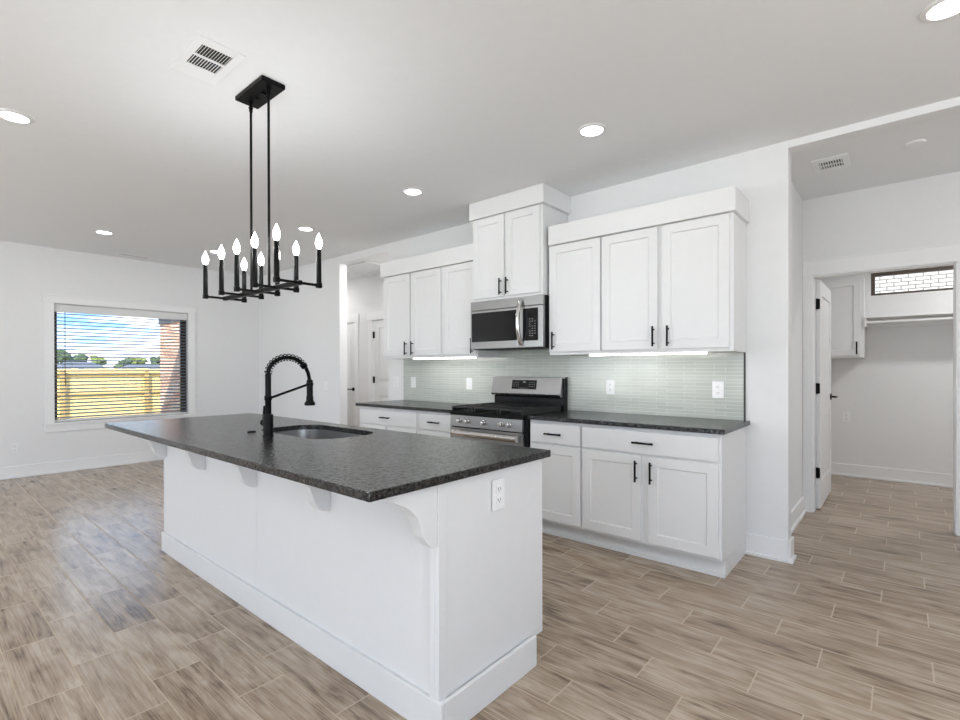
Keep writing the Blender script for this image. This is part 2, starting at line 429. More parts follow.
bl = thing('window_blind', (XL-.04, 1.975, WZ0+.005), 'horizontal slatted window blind with pale valance hanging in the left wall window', 'blind')
MB().box(XL-.055, XL-.004, WY0+.006, WY1-.006, 1.972, 2.066).build('valance', M_VAL, bl, bev=.004)
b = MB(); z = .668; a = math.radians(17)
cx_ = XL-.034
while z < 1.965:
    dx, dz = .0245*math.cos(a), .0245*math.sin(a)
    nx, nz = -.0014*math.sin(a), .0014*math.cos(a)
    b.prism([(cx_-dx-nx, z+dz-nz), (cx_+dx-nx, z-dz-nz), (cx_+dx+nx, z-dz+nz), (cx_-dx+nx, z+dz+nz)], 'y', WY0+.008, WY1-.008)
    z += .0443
b.build('slats', M_SLAT_BACKLIT, bl)
MB().box(XL-.058, XL-.010, WY0+.008, WY1-.008, .622, .645).build('bottom_rail', M_VAL, bl, bev=.003)
MB().tube([(XL-.003, 1.335, 1.975), (XL-.003, 1.335, 1.06)], .004, 8).build('tilt_wand', M_BRONZE, bl)
for yy in (1.42, 1.975, 2.53):
    b = MB()
    for xx in (XL-.0595, XL-.0085): b.tube([(xx, yy, .64), (xx, yy, 1.975)], .0009, 5)
    b.build('ladder_cord', M_VAL, bl)

# ------------------------------------------------------------------ kitchen cabinets
def handle(parent, x, z, y, vertical=True, ln=.14):
    b = MB(); h = ln/2
    if vertical:
        b.tube([(x, y-.032, z-h), (x, y-.032, z+h)], .0068, 10)
        for s in (-1, 1): b.tube([(x, y, z+s*.048), (x, y-.032, z+s*.048)], .0052, 8)
    else:
        b.tube([(x-h, y-.032, z), (x+h, y-.032, z)], .0068, 10)
        for s in (-1, 1): b.tube([(x+s*.048, y, z), (x+s*.048, y-.032, z)], .0052, 8)
    o = b.build('handle', M_BLACK, parent, smooth=True); o['label'] = 'black bar pull'
    return o
CT0, CT1 = .8765, .9065
def base_cabinet(label, x0, x1, drawer, doors):
    t = thing('base_cabinet', ((x0+x1)/2, 3.5, 0), label, 'base cabinet', 'white base cabinets along the back wall')
    MB().box(x0, x1, 3.17, YW-.002, .113, CT0-.001).build('body', M_CAB, t, bev=.002)
    MB().box(x0, x1, 3.243, YW-.002, 0, .113).box(x0, x1, 3.230, 3.243, 0, .02).build('toe_kick', M_CAB, t)
    d = MB().box(drawer[0], drawer[1], 3.15, 3.17, .708, .852).build('drawer', M_CAB, t, bev=.003)
    handle(d, (drawer[0]+drawer[1])/2, .780, 3.15, False)
    for xa, xb, hx in doors:
        dd = MB().shaker(xa, xb, .135, .695, 3.15).build('door', M_CAB, t)
        handle(dd, hx, .593, 3.15)
    return t
base_cabinet('wide white base cabinet at the left end of the back counter by the hall opening', -4.345, -3.432, (-4.333, -3.459), [(-4.333, -3.91, -3.96), (-3.88, -3.459, -3.835)])
base_cabinet('narrow white drawer-and-door base cabinet just left of the range', -3.430, -2.988, (-3.405, -3.0), [(-3.405, -3.0, -3.05)])
base_cabinet('narrow white base cabinet just right of the range', -2.182, -1.735, (-2.168, -1.741), [(-2.168, -1.741, -2.12)])
base_cabinet('wide two-door white base cabinet at the right end of the back counter', -1.733, -.812, (-1.725, -.829), [(-1.725, -1.296, -1.325), (-1.25, -.829, -1.226)])
tag(MB().box(-4.375, -2.985, 3.128, YW-.001, CT0, CT1).build('countertop', M_GRAN, bev=.003, org=(-3.68, 3.45, CT0)), 'black granite countertop on the base cabinets left of the range', 'countertop', 'black granite worktops')
tag(MB().box(-2.185, -.787, 3.128, YW-.001, CT0, CT1).build('countertop', M_GRAN, bev=.003, org=(-1.48, 3.45, CT0)), 'black granite countertop on the base cabinets right of the range', 'countertop', 'black granite worktops')
bs = thing('backsplash', (-2.58, YW, CT1), 'pale sage green thin-row tile backsplash behind range and counters', 'backsplash')
MB().box(-4.34, -.826, YW-.009, YW-.0005, CT1+.0005, 1.43).build('tile_field', M_TILE, bs)
e = MB().box(-.8255, -.815, YW-.011, YW-.0005, CT1+.0005, 1.372).build('edge_strip', M_BRONZE, bs); e['label'] = 'dark metal tile edge strip'

def upper_cabinet(label, x0, x1, z0, z1, yf, doors, hz):
    t = thing('wall_cabinet', ((x0+x1)/2, 3.6, z0), label, 'wall cabinet', 'white wall cabinets over the back counter')
    b = MB(); b.box(x0, x1, yf, YW-.002, z0+.018, z1)
    b.box(x0, x1, yf, yf+.02, z0, z0+.018).box(x0, x0+.016, yf+.02, YW-.002, z0, z0+.018).box(x1-.016, x1, yf+.02, YW-.002, z0, z0+.018)
    b.build('body', M_CAB, t, bev=.0015)
    for xa, xb, za, zb, hx in doors:
        d = MB().shaker(xa, xb, za, zb, yf-.02).build('door', M_CAB, t)
        handle(d, hx, hz, yf-.02)
    return t
UZ0, UZ1 = 1.373, 2.252
upper_cabinet('wide two-door white wall cabinet at the left end by the hall opening', -4.275, -3.384, UZ0, UZ1, 3.44, [(-4.268, -3.852, 1.398, 2.248, -3.896), (-3.826, -3.405, 1.398, 2.248, -3.796)], 1.474)
upper_cabinet('single-door white wall cabinet just left of the microwave', -3.382, -2.943, UZ0, UZ1, 3.44, [(-3.366, -2.95, 1.398, 2.248, -2.985)], 1.474)
upper_cabinet('single-door white wall cabinet just right of the microwave', -2.174, -1.718, UZ0, UZ1, 3.44, [(-2.168, -1.722, 1.398, 2.248, -2.122)], 1.487)
upper_cabinet('wide two-door white wall cabinet at the right end nearest the pier', -1.716, -.812, UZ0, UZ1, 3.44, [(-1.708, -1.289, 1.398, 2.248, -1.313), (-1.262, -.834, 1.398, 2.248, -1.213)], 1.486)
# filler strip of the third box so that the run reads as one face
oc = thing('wall_cabinet', (-2.57, 3.6, 1.862), 'tall raised two-door white cabinet above the microwave reaching the ceiling', 'wall cabinet', 'white wall cabinets over the back counter')
MB().box(-2.941, -2.199, 3.38, YW-.002, 1.862, 2.60).build('body', M_CAB, oc, bev=.0015)
for xa, xb, hx in ((-2.930, -2.585, -2.592-.018), (-2.563, -2.222, -2.532-.006)):
    d = MB().shaker(xa, xb, 1.884, 2.588, 3.36).build('door', M_CAB, oc); handle(d, hx, 1.966, 3.36)
MB().box(-2.955, -2.166, 3.338, YW-.002, 2.592, CE-.002).build('crown', M_CAB, oc, bev=.002)
tag(MB().box(-4.297, -2.9425, 3.398, YW-.002, 2.2525, 2.405).build('cabinet_crown', M_CAB, bev=.002, org=(-3.62, 3.58, 2.2525)), 'flat white crown board on top of the wall cabinets left of the microwave', 'crown moulding', 'white crown boards on the wall cabinets')
tag(MB().box(-2.160, -.792, 3.398, YW-.002, 2.2525, 2.405).build('cabinet_crown', M_CAB, bev=.002, org=(-1.49, 3.58, 2.2525)), 'flat white crown board on top of the wall cabinets right of the microwave', 'crown moulding', 'white crown boards on the wall cabinets')

def led(label, x0, x1):
    t = thing('under_cabinet_light', ((x0+x1)/2, 3.56, UZ0+.018), label, 'cabinet light', 'under cabinet light strips')
    MB().box(x0, x1, 3.475, 3.53, UZ0+.006, UZ0+.0178).build('housing', M_PLATE, t)
    MB().box(x0+.01, x1-.01, 3.478, 3.527, UZ0-.012, UZ0+.006).build('diffuser', M_LED, t)
    area('led_light', ((x0+x1)/2, 3.502, UZ0-.016), (0, .25, -1), x1-x0-.05, .04, P_STRIP*(x1-x0)/.85, (1, .985, .95))
led('glowing light strip under the wall cabinets left of the range', -3.87, -3.03)
led('glowing light strip under the wall cabinets right of the range', -1.85, -.985)

# ------------------------------------------------------------------ microwave
mw = thing('microwave', (-2.565, 3.55, 1.43), 'stainless over-the-range microwave with black window and bowed handle', 'microwave')
MB().box(-2.937, -2.182, 3.372, YW-.004, 1.432, 1.860).build('case', M_BLKENAM, mw, bev=.003)
MB().box(-2.945, -2.424, 3.342, 3.371, 1.437, 1.775).build('door', M_STEEL, mw, bev=.004)
MB().box(-2.945, -2.177, 3.342, 3.371, 1.777, 1.858).build('top_band', M_STEEL, mw, bev=.004)
MB().box(-2.928, -2.432, 3.338, 3.342, 1.500, 1.754).build('door_window', M_BLKGLOSS, mw, bev=.001)
MB().box(-2.422, -2.177, 3.342, 3.371, 1.437, 1.775).build('control_surround', M_STEEL, mw, bev=.004)
cp = MB().box(-2.368, -2.222, 3.338, 3.342, 1.492, 1.756).build('control_panel', M_BLKGLOSS, mw, bev=.001)
b = MB()
for i in range(3):
    for j in range(8):
        if (i*3+j*5) % 7 == 6: continue
        x_ = -2.300+i*.025; z_ = 1.668-j*.0195
        b.box(x_-.0055, x_+.0055, 3.3368, 3.338, z_-.0035, z_+.0035)
b.build('keypad_print', M_GREYMARK, cp)
b = MB(); pts = []; rr = []
for k in range(17):
    s = k/16; pts.append((-2.384, 3.338-.052*math.sin(PI*s)**.7-.002, 1.462+.375*s)); rr.append(.0165)
b.tube(pts, rr, 12); b.build('handle', M_STEELB, mw, smooth=True)
MB().box(-2.555, -2.500, 3.3405, 3.342, 1.795, 1.803).build('emblem', M_GREYMARK, mw)
b = MB()
for k in range(14): b.box(-2.90+k*.048, -2.87+k*.048, 3.39, 3.52, 1.4305, 1.432)
b.build('bottom_grille', M_DARKGREY, mw)

# ------------------------------------------------------------------ range
rg = thing('gas_range', (-2.585, 3.4, 0), 'freestanding stainless gas range with black cooktop between the base cabinets', 'range')
RX0, RX1 = -2.962, -2.190
MB().box(RX0, RX1, 3.13, 3.74, .045, .872).build('body', M_BLKENAM, rg, bev=.003)
for xx in (RX0+.05, RX1-.05):
    for yy in (3.17, 3.69): MB().lathe((xx, yy, 0), [(.02, 0), (.016, .046)], n=12).build('foot', M_BLKENAM, rg)
MB().box(RX0, RX1, 3.088, 3.70, .872, .905).build('cooktop', M_COOK, rg, bev=.006)
MB().prism([(3.092, .775), (3.13, .775), (3.13, .871), (3.100, .871)], 'x', RX0, RX1-.016).build('control_panel', M_STEEL, rg, bev=.002)
for xk in (-2.847, -2.765, -2.583, -2.400, -2.323):
    k = MB().lathe((xk, 3.096, .826), [(.021, 0), (.021, -.012), (.0165, -.016), (.0155, -.036), (.011, -.039)], 'y', 20)
    k.box(xk-.004, xk+.004, 3.054, 3.070, .810, .842); k.build('knob', M_STEELB, rg, smooth=True)
dr = MB().box(RX0, RX1-.016, 3.092, 3.129, .215, .765).build('oven_door', M_STEEL, rg, bev=.004)
MB().box(RX0+.11, RX1-.11, 3.089, 3.092, .33, .665).build('oven_window', M_BLKGLOSS, dr)
b = MB(); b.tube([(RX0+.06, 3.056, .727), (RX1-.035, 3.056, .727)], .027, 14)
for xx in (RX0+.075, RX1-.08): b.tube([(xx, 3.095, .727), (xx, 3.056, .727)], .013, 10)
b.build('handle', M_STEELB, dr, smooth=True)
MB().box(RX0, RX1-.016, 3.094, 3.129, .06, .205).build('storage_drawer', M_STEEL, rg, bev=.004)
# burners and grates
for i, (bx_, by_, br_) in enumerate(((-2.80, 3.24, .045), (-2.80, 3.54, .036), (-2.35, 3.24, .05), (-2.35, 3.54, .036), (-2.575, 3.40, .04))):
    bb = MB().lathe((bx_, by_, .905), [(br_+.018, 0), (br_+.012, .008), (br_, .008), (br_, .016)], n=20).build('burner', M_IRON, rg, smooth=True)
    MB().lathe((bx_, by_, .921), [(br_-.004, 0), (br_-.004, .007), (br_-.012, .010)], n=20).build('burner_cap', M_IRON, bb, smooth=True)
for gx0, gx1 in ((RX0+.004, -2.715), (-2.705, -2.447), (-2.437, RX1-.018)):
    b = MB(); zt0, zt1 = .930, .944; y0, y1 = 3.115, 3.665; t = .0075
    for yy in (y0, (y0+y1)/2, y1): b.box(gx0, gx1, yy-t, yy+t, zt0, zt1)
    for xx in (gx0+t, gx0*.75+gx1*.25, (gx0+gx1)/2, gx0*.25+gx1*.75, gx1-t): b.box(xx-t, xx+t, y0, y1, zt0, zt1)
    for xx in (gx0+t, gx1-t):
        for yy in (y0, (y0+y1)/2, y1): b.box(xx-t, xx+t, yy-t, yy+t, .905, zt0)
    for yy in (3.24, 3.54):
        for s in (-1, 1):
            b.box((gx0+gx1)/2+s*.055-t, (gx0+gx1)/2+s*.055+t, yy-.06, yy+.06, zt0, zt1)
    b.box(gx0, gx0+t*.8, y0, y1, .9055, zt0).box(gx1-t*.8, gx1, y0, y1, .9055, zt0)
    b.build('grate', M_IRON, rg, bev=.002)
# backguard
MB().box(RX0+.004, RX1-.004, 3.70, 3.757, .872, 1.178).build('backguard', M_BLKENAM, rg, bev=.003)
bg = MB().prism([(3.655, 1.040), (3.70, 1.022), (3.70, 1.187), (3.684, 1.187)], 'x', RX0+.002, RX1-.016).build('backguard_panel', M_STEEL, rg, bev=.003)
MB().prism([(3.650, 1.040), (3.658, 1.022), (3.70, 1.004), (3.70, 1.022), (3.658, 1.042)], 'x', RX0+.002, RX1-.016).build('lower_lip', M_STEELB, rg, bev=.002)
MB().box(RX0+.004, RX1-.002, 3.70, 3.757, 1.1785, 1.19).build('backguard_cap', M_STEEL, rg)
def onpan(z): return 3.655+(z-1.040)*(3.684-3.655)/(1.187-1.040)
b = MB(); za, zb = 1.080, 1.160
b.prism([(onpan(za)-.003, za), (onpan(zb)-.003, zb), (onpan(zb)+.001, zb), (onpan(za)+.001, za)], 'x', -2.726, -2.458)
ds = b.build('display', M_BLKGLOSS, bg)
def mark(x, z, wx, wz):
    b.prism([(onpan(z-wz)-.0042, z-wz), (onpan(z+wz)-.0042, z+wz), (onpan(z+wz)-.003, z+wz), (onpan(z-wz)-.003, z-wz)], 'x', x-wx, x+wx)
b = MB(); mark(-2.594, 1.143, .012, .006); mark(-2.578, 1.143, .003, .006); b.build('clock_digits', M_GREYMARK, ds)
b = MB()
for k in range(4):
    for j in range(3): mark(-2.710+k*.019, 1.140-j*.018, .0045, .0022)
for k in range(4):
    for j in range(3): mark(-2.533+k*.018, 1.140-j*.018, .0045, .0022)
for k in range(6): mark(-2.643+k*.018, 1.090, .004, .0018)
b.build('button_print', M_GREYMARK, ds)

# ------------------------------------------------------------------ wall plates
def plate(label, cat, centre, axis, sgn, kind, grp='white wall plates'):
    """centre on the wall surface; axis normal"""
    t = thing('wall_outlet' if kind == 'outlet' else 'light_switch', centre, label, cat, grp)
    x, y, z = centre
    def bx(b, u0, u1, z0, z1, d0, d1):
        d0, d1 = sorted((sgn*d0, sgn*d1))
        if axis == 'y': b.box(x+u0, x+u1, y+d0, y+d1, z+z0, z+z1)
        else: b.box(x+d0, x+d1, y+u0, y+u1, z+z0, z+z1)
        return b
    bx(MB(), -.0385, .0385, -.060, .060, .0005, .006).build('faceplate', M_PLATE, t, bev=.002)
    if kind == 'outlet':
        for zc in (.021, -.021):
            r = bx(MB(), -.0165, .0165, zc-.0145, zc+.0145, .006, .0085).build('receptacle', M_PLATE, t, bev=.002)
            s = MB(); bx(s, -.008, -.0055, zc-.004, zc+.006, .0085, .009); bx(s, .0055, .008, zc-.004, zc+.006, .0085, .009); bx(s, -.002, .002, zc-.010, zc-.006, .0085, .009)
            s.build('slots', M_SLOT, r)
    else:
        bx(MB(), -.0165, .0165, -.033, .033, .006, .0095).build('rocker', M_PLATE, t, bev=.002)
    return t
YT = YW-.009
plate('white rocker switch on the tile near the hall end of the left counter', 'switch', (-4.168, YT, 1.112), 'y', -1, 'switch')
plate('white rocker switch on the tile between the left end switch and the range', 'switch', (-3.332, YT, 1.112), 'y', -1, 'switch')
plate('white outlet on the tile just right of the range', 'outlet', (-1.80, YT, 1.112), 'y', -1, 'outlet')
plate('white outlet on the tile near the dark right edge strip', 'outlet', (-.988, YT, 1.112), 'y', -1, 'outlet')
plate('white outlet on the bare wall end between hall opening and tile', 'outlet', (-4.48, YW, 1.112), 'y', -1, 'outlet')
plate('white light switch on the wall left of the hall opening', 'switch', (-5.93, YW, 1.035), 'y', -1, 'switch')
plate('white outlet low on the left wall beside the window', 'outlet', (XL, .872, .345), 'x', 1, 'outlet')
plate('white outlet on the pantry back wall below the cabinet', 'outlet', (-.50, YP, .69), 'y', -1, 'outlet')
plate('white outlet on the end panel of the kitchen island', 'outlet', (-1.2, 1.520, .776), 'x', 1, 'outlet')

# ------------------------------------------------------------------ island
IX0, IX1 = -3.912, -1.200; IYF = 1.205
isl = thing('kitchen_island', (-2.56, 1.53, 0), 'long white panelled kitchen island base with corbels under the black top', 'island')
MB().box(IX0, -2.955, IYF+.018, 1.832, .11, CT0-.001).box(-2.19, IX1-.018, IYF+.018, 1.832, .11, CT0-.001).box(-2.955, -2.19, IYF+.018, 1.345, .11, CT0-.001).box(-2.955, -2.19, 1.79, 1.832, .11, CT0-.001).box(-2.955, -2.19, 1.345, 1.79, .11, .62).box(IX0, IX1-.018, IYF+.018, 1.775, 0, .11).build('cabinet_box', M_ISL, isl)
MB().box(IX0, -2.549, IYF, IYF+.0175, 0, CT0-.001).box(-2.547, IX1-.018, IYF, IYF+.0175, 0, CT0-.001).build('back_panel', M_ISL, isl, bev=.0012)
MB().box(IX1-.0175, IX1-.004, 1.2335, 1.842, .11, CT0-.001).box(IX1-.0175, IX1-.004, 1.2335, 1.775, 0, .11).build('end_panel', M_ISL, isl, bev=.0015)
MB().box(IX1-.0175, IX1+.002, 1.192, 1.2315, 0, CT0-.001).box(IX1-.045, IX1-.0178, 1.192, IYF-.0003, 0, CT0-.001).build('corner_trim', M_ISL, isl, bev=.002)
MB().box(IX0-.006, IX0, IYF-.005, 1.84, .11, CT0-.001).build('end_panel', M_ISL, isl, bev=.0015)
b = MB(); h = .128
b.box(IX0-.018, IX1+.018, 1.187, 1.2045, 0, h).box(IX1+.0022, IX1+.018, 1.2045, 1.765, 0, h).box(IX0-.018, IX0-.0062, 1.2045, 1.765, 0, h)
b.build('base_trim', M_ISL, isl, bev=.003)
prof = [(1.2045, CT0-.0015), (.935, CT0-.0015), (.935, .870), (.974, .861), (1.014, .840), (1.045, .826), (1.077, .804), (1.104, .774), (1.118, .743), (1.130, .704), (1.142, .685), (1.155, .670), (1.172, .660), (1.190, .656), (1.2045, .657)]
for xr in (-3.872, -3.205, -2.537, -1.866, -1.203):
    MB().prism([(min(py, 1.1915) if xr > -1.3 else py, pz) for py, pz in prof if not (xr > -1.3 and 1.19 <= py < 1.2)], 'x', xr-.052, xr).build('corbel', M_ISL, isl, bev=.0025)

def rrect(x0, x1, y0, y1, r, n=8):
    pts = []
    for cx, cy, a0 in ((x1-r, y0+r, -PI/2), (x1-r, y1-r, 0), (x0+r, y1-r, PI/2), (x0+r, y0+r, PI)):
        for k in range(n+1):
            a = a0+PI/2*k/n; pts.append((cx+r*math.cos(a), cy+r*math.sin(a)))
    return pts
SK = (-2.93, -2.215, 1.37, 1.765, .13)
b = MB().slab_with_hole(-4.034, -1.176, .888, 1.869, CT0, CT1, rrect(*SK))
tag(b.build('island_countertop', M_GRAN, bev=.003, org=(-2.6, 1.38, CT0)), 'large black leathered granite slab topping the island with a sink cutout', 'countertop')
sk = thing('sink', (-2.57, 1.57, .66), 'undermount stainless steel sink set in the island top', 'sink')
b = MB()
def lp(g, z, r): return [(x, y, z) for x, y in rrect(SK[0]+g, SK[1]-g, SK[2]+g, SK[3]-g, max(.01, r))]
b.rings([lp(-.006, CT0-.0006, .136), lp(-.006, CT0-.004, .136), lp(.004, .69, .126), lp(.03, .668, .10), lp(.10, .664, .06), lp(.10, .661, .06), lp(.026, .664, .104), lp(.0, .69, .13), lp(-.010, CT0-.004, .14), lp(-.010, CT0-.0006, .14)], cap=False, closed=True)
b.build('basin', M_SINK, sk, smooth=True)
b = MB(); lpA = lp(.10, .6645, .06)
vs = [b.bm.verts.new(p) for p in lpA]; b.bm.faces.new(vs); vs2 = [b.bm.verts.new((p[0], p[1], .661)) for p in lpA]; b.bm.faces.new(vs2)
for i in range(len(vs)): b.bm.faces.new((vs[i], vs2[i], vs2[(i+1) % len(vs)], vs[(i+1) % len(vs)]))
b.build('basin_floor', M_SINK, sk)
MB().lathe((-2.57, 1.60, .6646), [(.045, 0), (.043, .003), (.03, .003), (.028, .001)], n=24).build('drain', M_STEELB, sk, smooth=True)

# faucet
FX, FY = -2.583, 1.288
fa = thing('kitchen_faucet', (FX, FY, CT1), 'tall matte black spring pull-down kitchen faucet standing on the island', 'faucet')
MB().lathe((FX, FY, CT1), [(.029, 0), (.029, .004), (.0255, .006), (.0255, .112), (.024, .116), (.0165, .118)], n=24).build('base', M_BLACK, fa, smooth=True)
MB().lathe((FX, FY, CT1), [(.0162, .117), (.0162, .190), (.0195, .194), (.0195, .214), (.0155, .218), (.0155, .331), (.013, .334)], n=20).build('column', M_BLACK, fa, smooth=True)
arc = []
zc = 1.238; yc = FY+.112
for k in range(41):
    a = PI-k/40*PI*.83; arc.append(Vector((FX, yc+.112*math.cos(a), zc+.092*math.sin(a))))
sp_end = arc[-1]
arc += [Vector((FX, 1.511, 1.270)), Vector((FX, 1.525, 1.240)), Vector((FX, 1.533, 1.20)), Vector((FX, 1.534, 1.17))]
MB().tube(arc, .0105, 10).build('hose', M_BLACK, fa, smooth=True)
# spring coil around the arched part
b = MB(); path = arc[:41]; turns = 14; N = turns*10; coil = []
for i in range(N+1):
    s = i/N*(len(path)-1); k = min(int(s), len(path)-2); f = s-k
    p = path[k].lerp(path[k+1], f); t = (path[k+1]-path[k]).normalized()
    u = Vector((1, 0, 0)); v = t.cross(u); a = 2*PI*i/10
    coil.append(p+u*(.0185*math.cos(a))+v*(.0185*math.sin(a)))
b.tube(coil, .0030, 6); b.build('spring', M_BLACK, fa, smooth=True)
e_ = (arc[40]-arc[38]).normalized()
MB().tube([arc[40]-e_*.012, arc[40]-e_*.008, arc[40]+e_*.012, arc[40]+e_*.016], [.011, .0185, .0185, .011], 16).build('spring_collar', M_BLACK, fa, smooth=True)
MB().lathe((FX, 1.534, 0), [(.012, 1.205), (.0175, 1.200), (.0175, 1.115), (.020, 1.10), (.020, 1.085), (.030, 1.070), (.030, 1.060), (.024, 1.056)], n=20).build('spray_head', M_BLACK, fa, smooth=True)
b = MB(); b.tube([(FX, FY+.012, 1.110), (FX, 1.520, 1.176)], .0068, 10)
b.lathe((FX, 1.534, 0), [(.0176, 1.168), (.0205, 1.170), (.0205, 1.186), (.0176, 1.188)], n=16)
b.build('support_arm', M_BLACK, fa, smooth=True)
b = MB(); b.tube([(FX, FY, .975), (FX-.048, FY-.0, .975)], [.015, .016], 12)
b.blob((FX-.052, FY, .975), .0195, 2, 0)
b.tube([(FX-.052, FY, .985), (FX-.047, FY-.001, 1.02), (FX-.040, FY-.002, 1.066)], [.0075, .0058, .005], 10)
b.build('lever', M_BLACK, fa, smooth=True)
tag(MB().lathe((-2.819, 1.308, CT1), [(.023, .0003), (.023, .004), (.019, .007), (.0, .0072)][:3], n=24).build('sink_button', M_BLACK, smooth=True, org=(-2.819, 1.308, CT1)), 'small flat black button on the island top left of the faucet', 'button')

# ------------------------------------------------------------------ chandelier
ch = thing('chandelier', (-2.59, 1.25, CE), 'black linear chandelier with ten candle bulbs hanging over the island', 'chandelier')
MB().box(-2.742, -2.438, 1.188, 1.314, CE-.024, CE-.0005).build('canopy', M_BLACK, ch, bev=.003)
for xx in (-2.63, -2.55):
    MB().box(xx-.008, xx+.008, 1.240, 1.262, CE-.034, CE-.0245).build('canopy_screw', M_BLACK, ch, bev=.002)
ZB = 1.68; BY = 1.25
for xx in (-2.690, -2.492):
    b = MB(); b.tube([(xx, BY, ZB+.008), (xx, BY, CE-.075)], .0065, 12)
    b.build('rod', M_BLACK, ch, smooth=True)
    b = MB(); b.tube([(xx, BY, CE-.0245), (xx, BY, CE-.04)], .011, 12); b.tube([(xx, BY, CE-.04), (xx, BY, CE-.08)], .009, 12); b.tube([(xx, BY, CE-.056), (xx, BY, CE-.062)], .012, 12)
    b.build('swivel', M_BLACK, ch, smooth=True)
MB().box(-3.035, -2.185, BY-.011, BY+.011, ZB-.011, ZB+.011).build('bar', M_BLACK, ch, bev=.002)
for xx in (-3.018, -2.803, -2.615, -2.415, -2.199):
    arm = MB().box(xx-.006, xx+.006, 1.139, 1.358, ZB-.006, ZB+.006).build('arm', M_BLACK, ch, bev=.001)
    for yy in (1.139, 1.358):
        MB().box(xx-.012, xx+.012, yy-.012, yy+.012, ZB-.0125, ZB+.0125).build('arm_end', M_BLACK, arm, bev=.002)
        c = MB().lathe((xx, yy, ZB+.0125), [(.0125, 0), (.0115, .165), (.009, .168)], n=16).build('candle_sleeve', M_BLACK, ch, smooth=True)
        MB().lathe((xx, yy, ZB+.1805), [(.006, 0), (.0125, .010), (.0165, .026), (.0155, .042), (.009, .060), (.003, .072), (.0015, .078)], n=16).build('bulb', M_BULB, c, smooth=True)
        d = bpy.data.lights.new('candle_light', 'POINT'); d.energy = P_BULB; d.shadow_soft_size = .012; d.color = (.93, .965, 1)
        o = bpy.data.objects.new('candle_light', d); COL.objects.link(o); o.location = (xx, yy, ZB+.280)

# ------------------------------------------------------------------ recessed ceiling lights and added unseen fill lamps
LSPOTS = [
    ((-1.462, 2.80), 'round recessed ceiling light in front of the right-hand wall cabinets'),
    ((-3.095, 2.79), 'round recessed ceiling light in front of the left-hand wall cabinets'),
    ((-4.766, 2.79), 'round recessed ceiling light just right of the chandelier, in front of the hall opening'),
    ((.142, 2.80), 'round recessed ceiling light in front of the alcove, top right corner of the photo'),
    ((-3.93, .44), 'round recessed ceiling light at the left edge of the photo, left of the ceiling vent'),
    ((-6.523, 1.44), 'round recessed ceiling light near the left wall window'),
    ((-6.545, 2.60), 'round recessed ceiling light seen behind the left candles of the chandelier'),
]
rl = thing('recessed_light', (LSPOTS[0][0][0], LSPOTS[0][0][1], CE), LSPOTS[0][1], 'ceiling light', 'round recessed ceiling lights')
x, y = LSPOTS[0][0]
MB().lathe((x, y, CE), [(.066, -.001), (.068, -.009), (.088, -.004), (.090, -.0005), (.066, -.0005)], n=36, cap=False).build('trim_ring', M_TRIM, rl, smooth=True)
MB().lathe((x, y, CE), [(.0665, -.0008), (.0665, -.0055), (.05, -.007)], n=36).build('lens', M_LENS, rl, smooth=True)
copies(rl, [((p[0], p[1], CE), l) for p, l in LSPOTS[1:]])
CANS_AND_FILLS = [p for p, _ in LSPOTS]+[(-.6, .44), (-.6, -1.6), (-3.3, -1.6), (-6.5, -1.6), (2.0, 1.2), (2.0, -1.6)]  # beyond LSPOTS: unseen ceiling lamps without fixtures, added to fill the room
for p in CANS_AND_FILLS:
    area('can_or_fill_light', (p[0], p[1], CE-.012), (0, 0, -1), .125, .125, P_CAN if p[1] > 2.7 and p[0] > -5 else 2.8, (.96, .98, 1), 'DISK')
area('can_or_fill_light', (1.35, 4.5, CE-.012), (0, 0, -1), .14, .14, 4.2, (1, .985, .97), 'DISK')  # unseen lamp added to brighten the alcove
area('can_or_fill_light', (.95, 6.2, CE-.012), (0, 0, -1), .14, .14, 19, (1, .985, .97), 'DISK')  # unseen lamp added to brighten the pantry
area('can_or_fill_light', (-7.45, 4.2, CE-.012), (0, 0, -1), .14, .14, 9, (1, .985, .97), 'DISK')  # unseen lamp added at the left end to brighten the hall
area('can_or_fill_light', (-5.0, 4.25, CE-.012), (0, 0, -1), .14, .14, 13, (1, .985, .97), 'DISK')  # second unseen lamp added for the hall

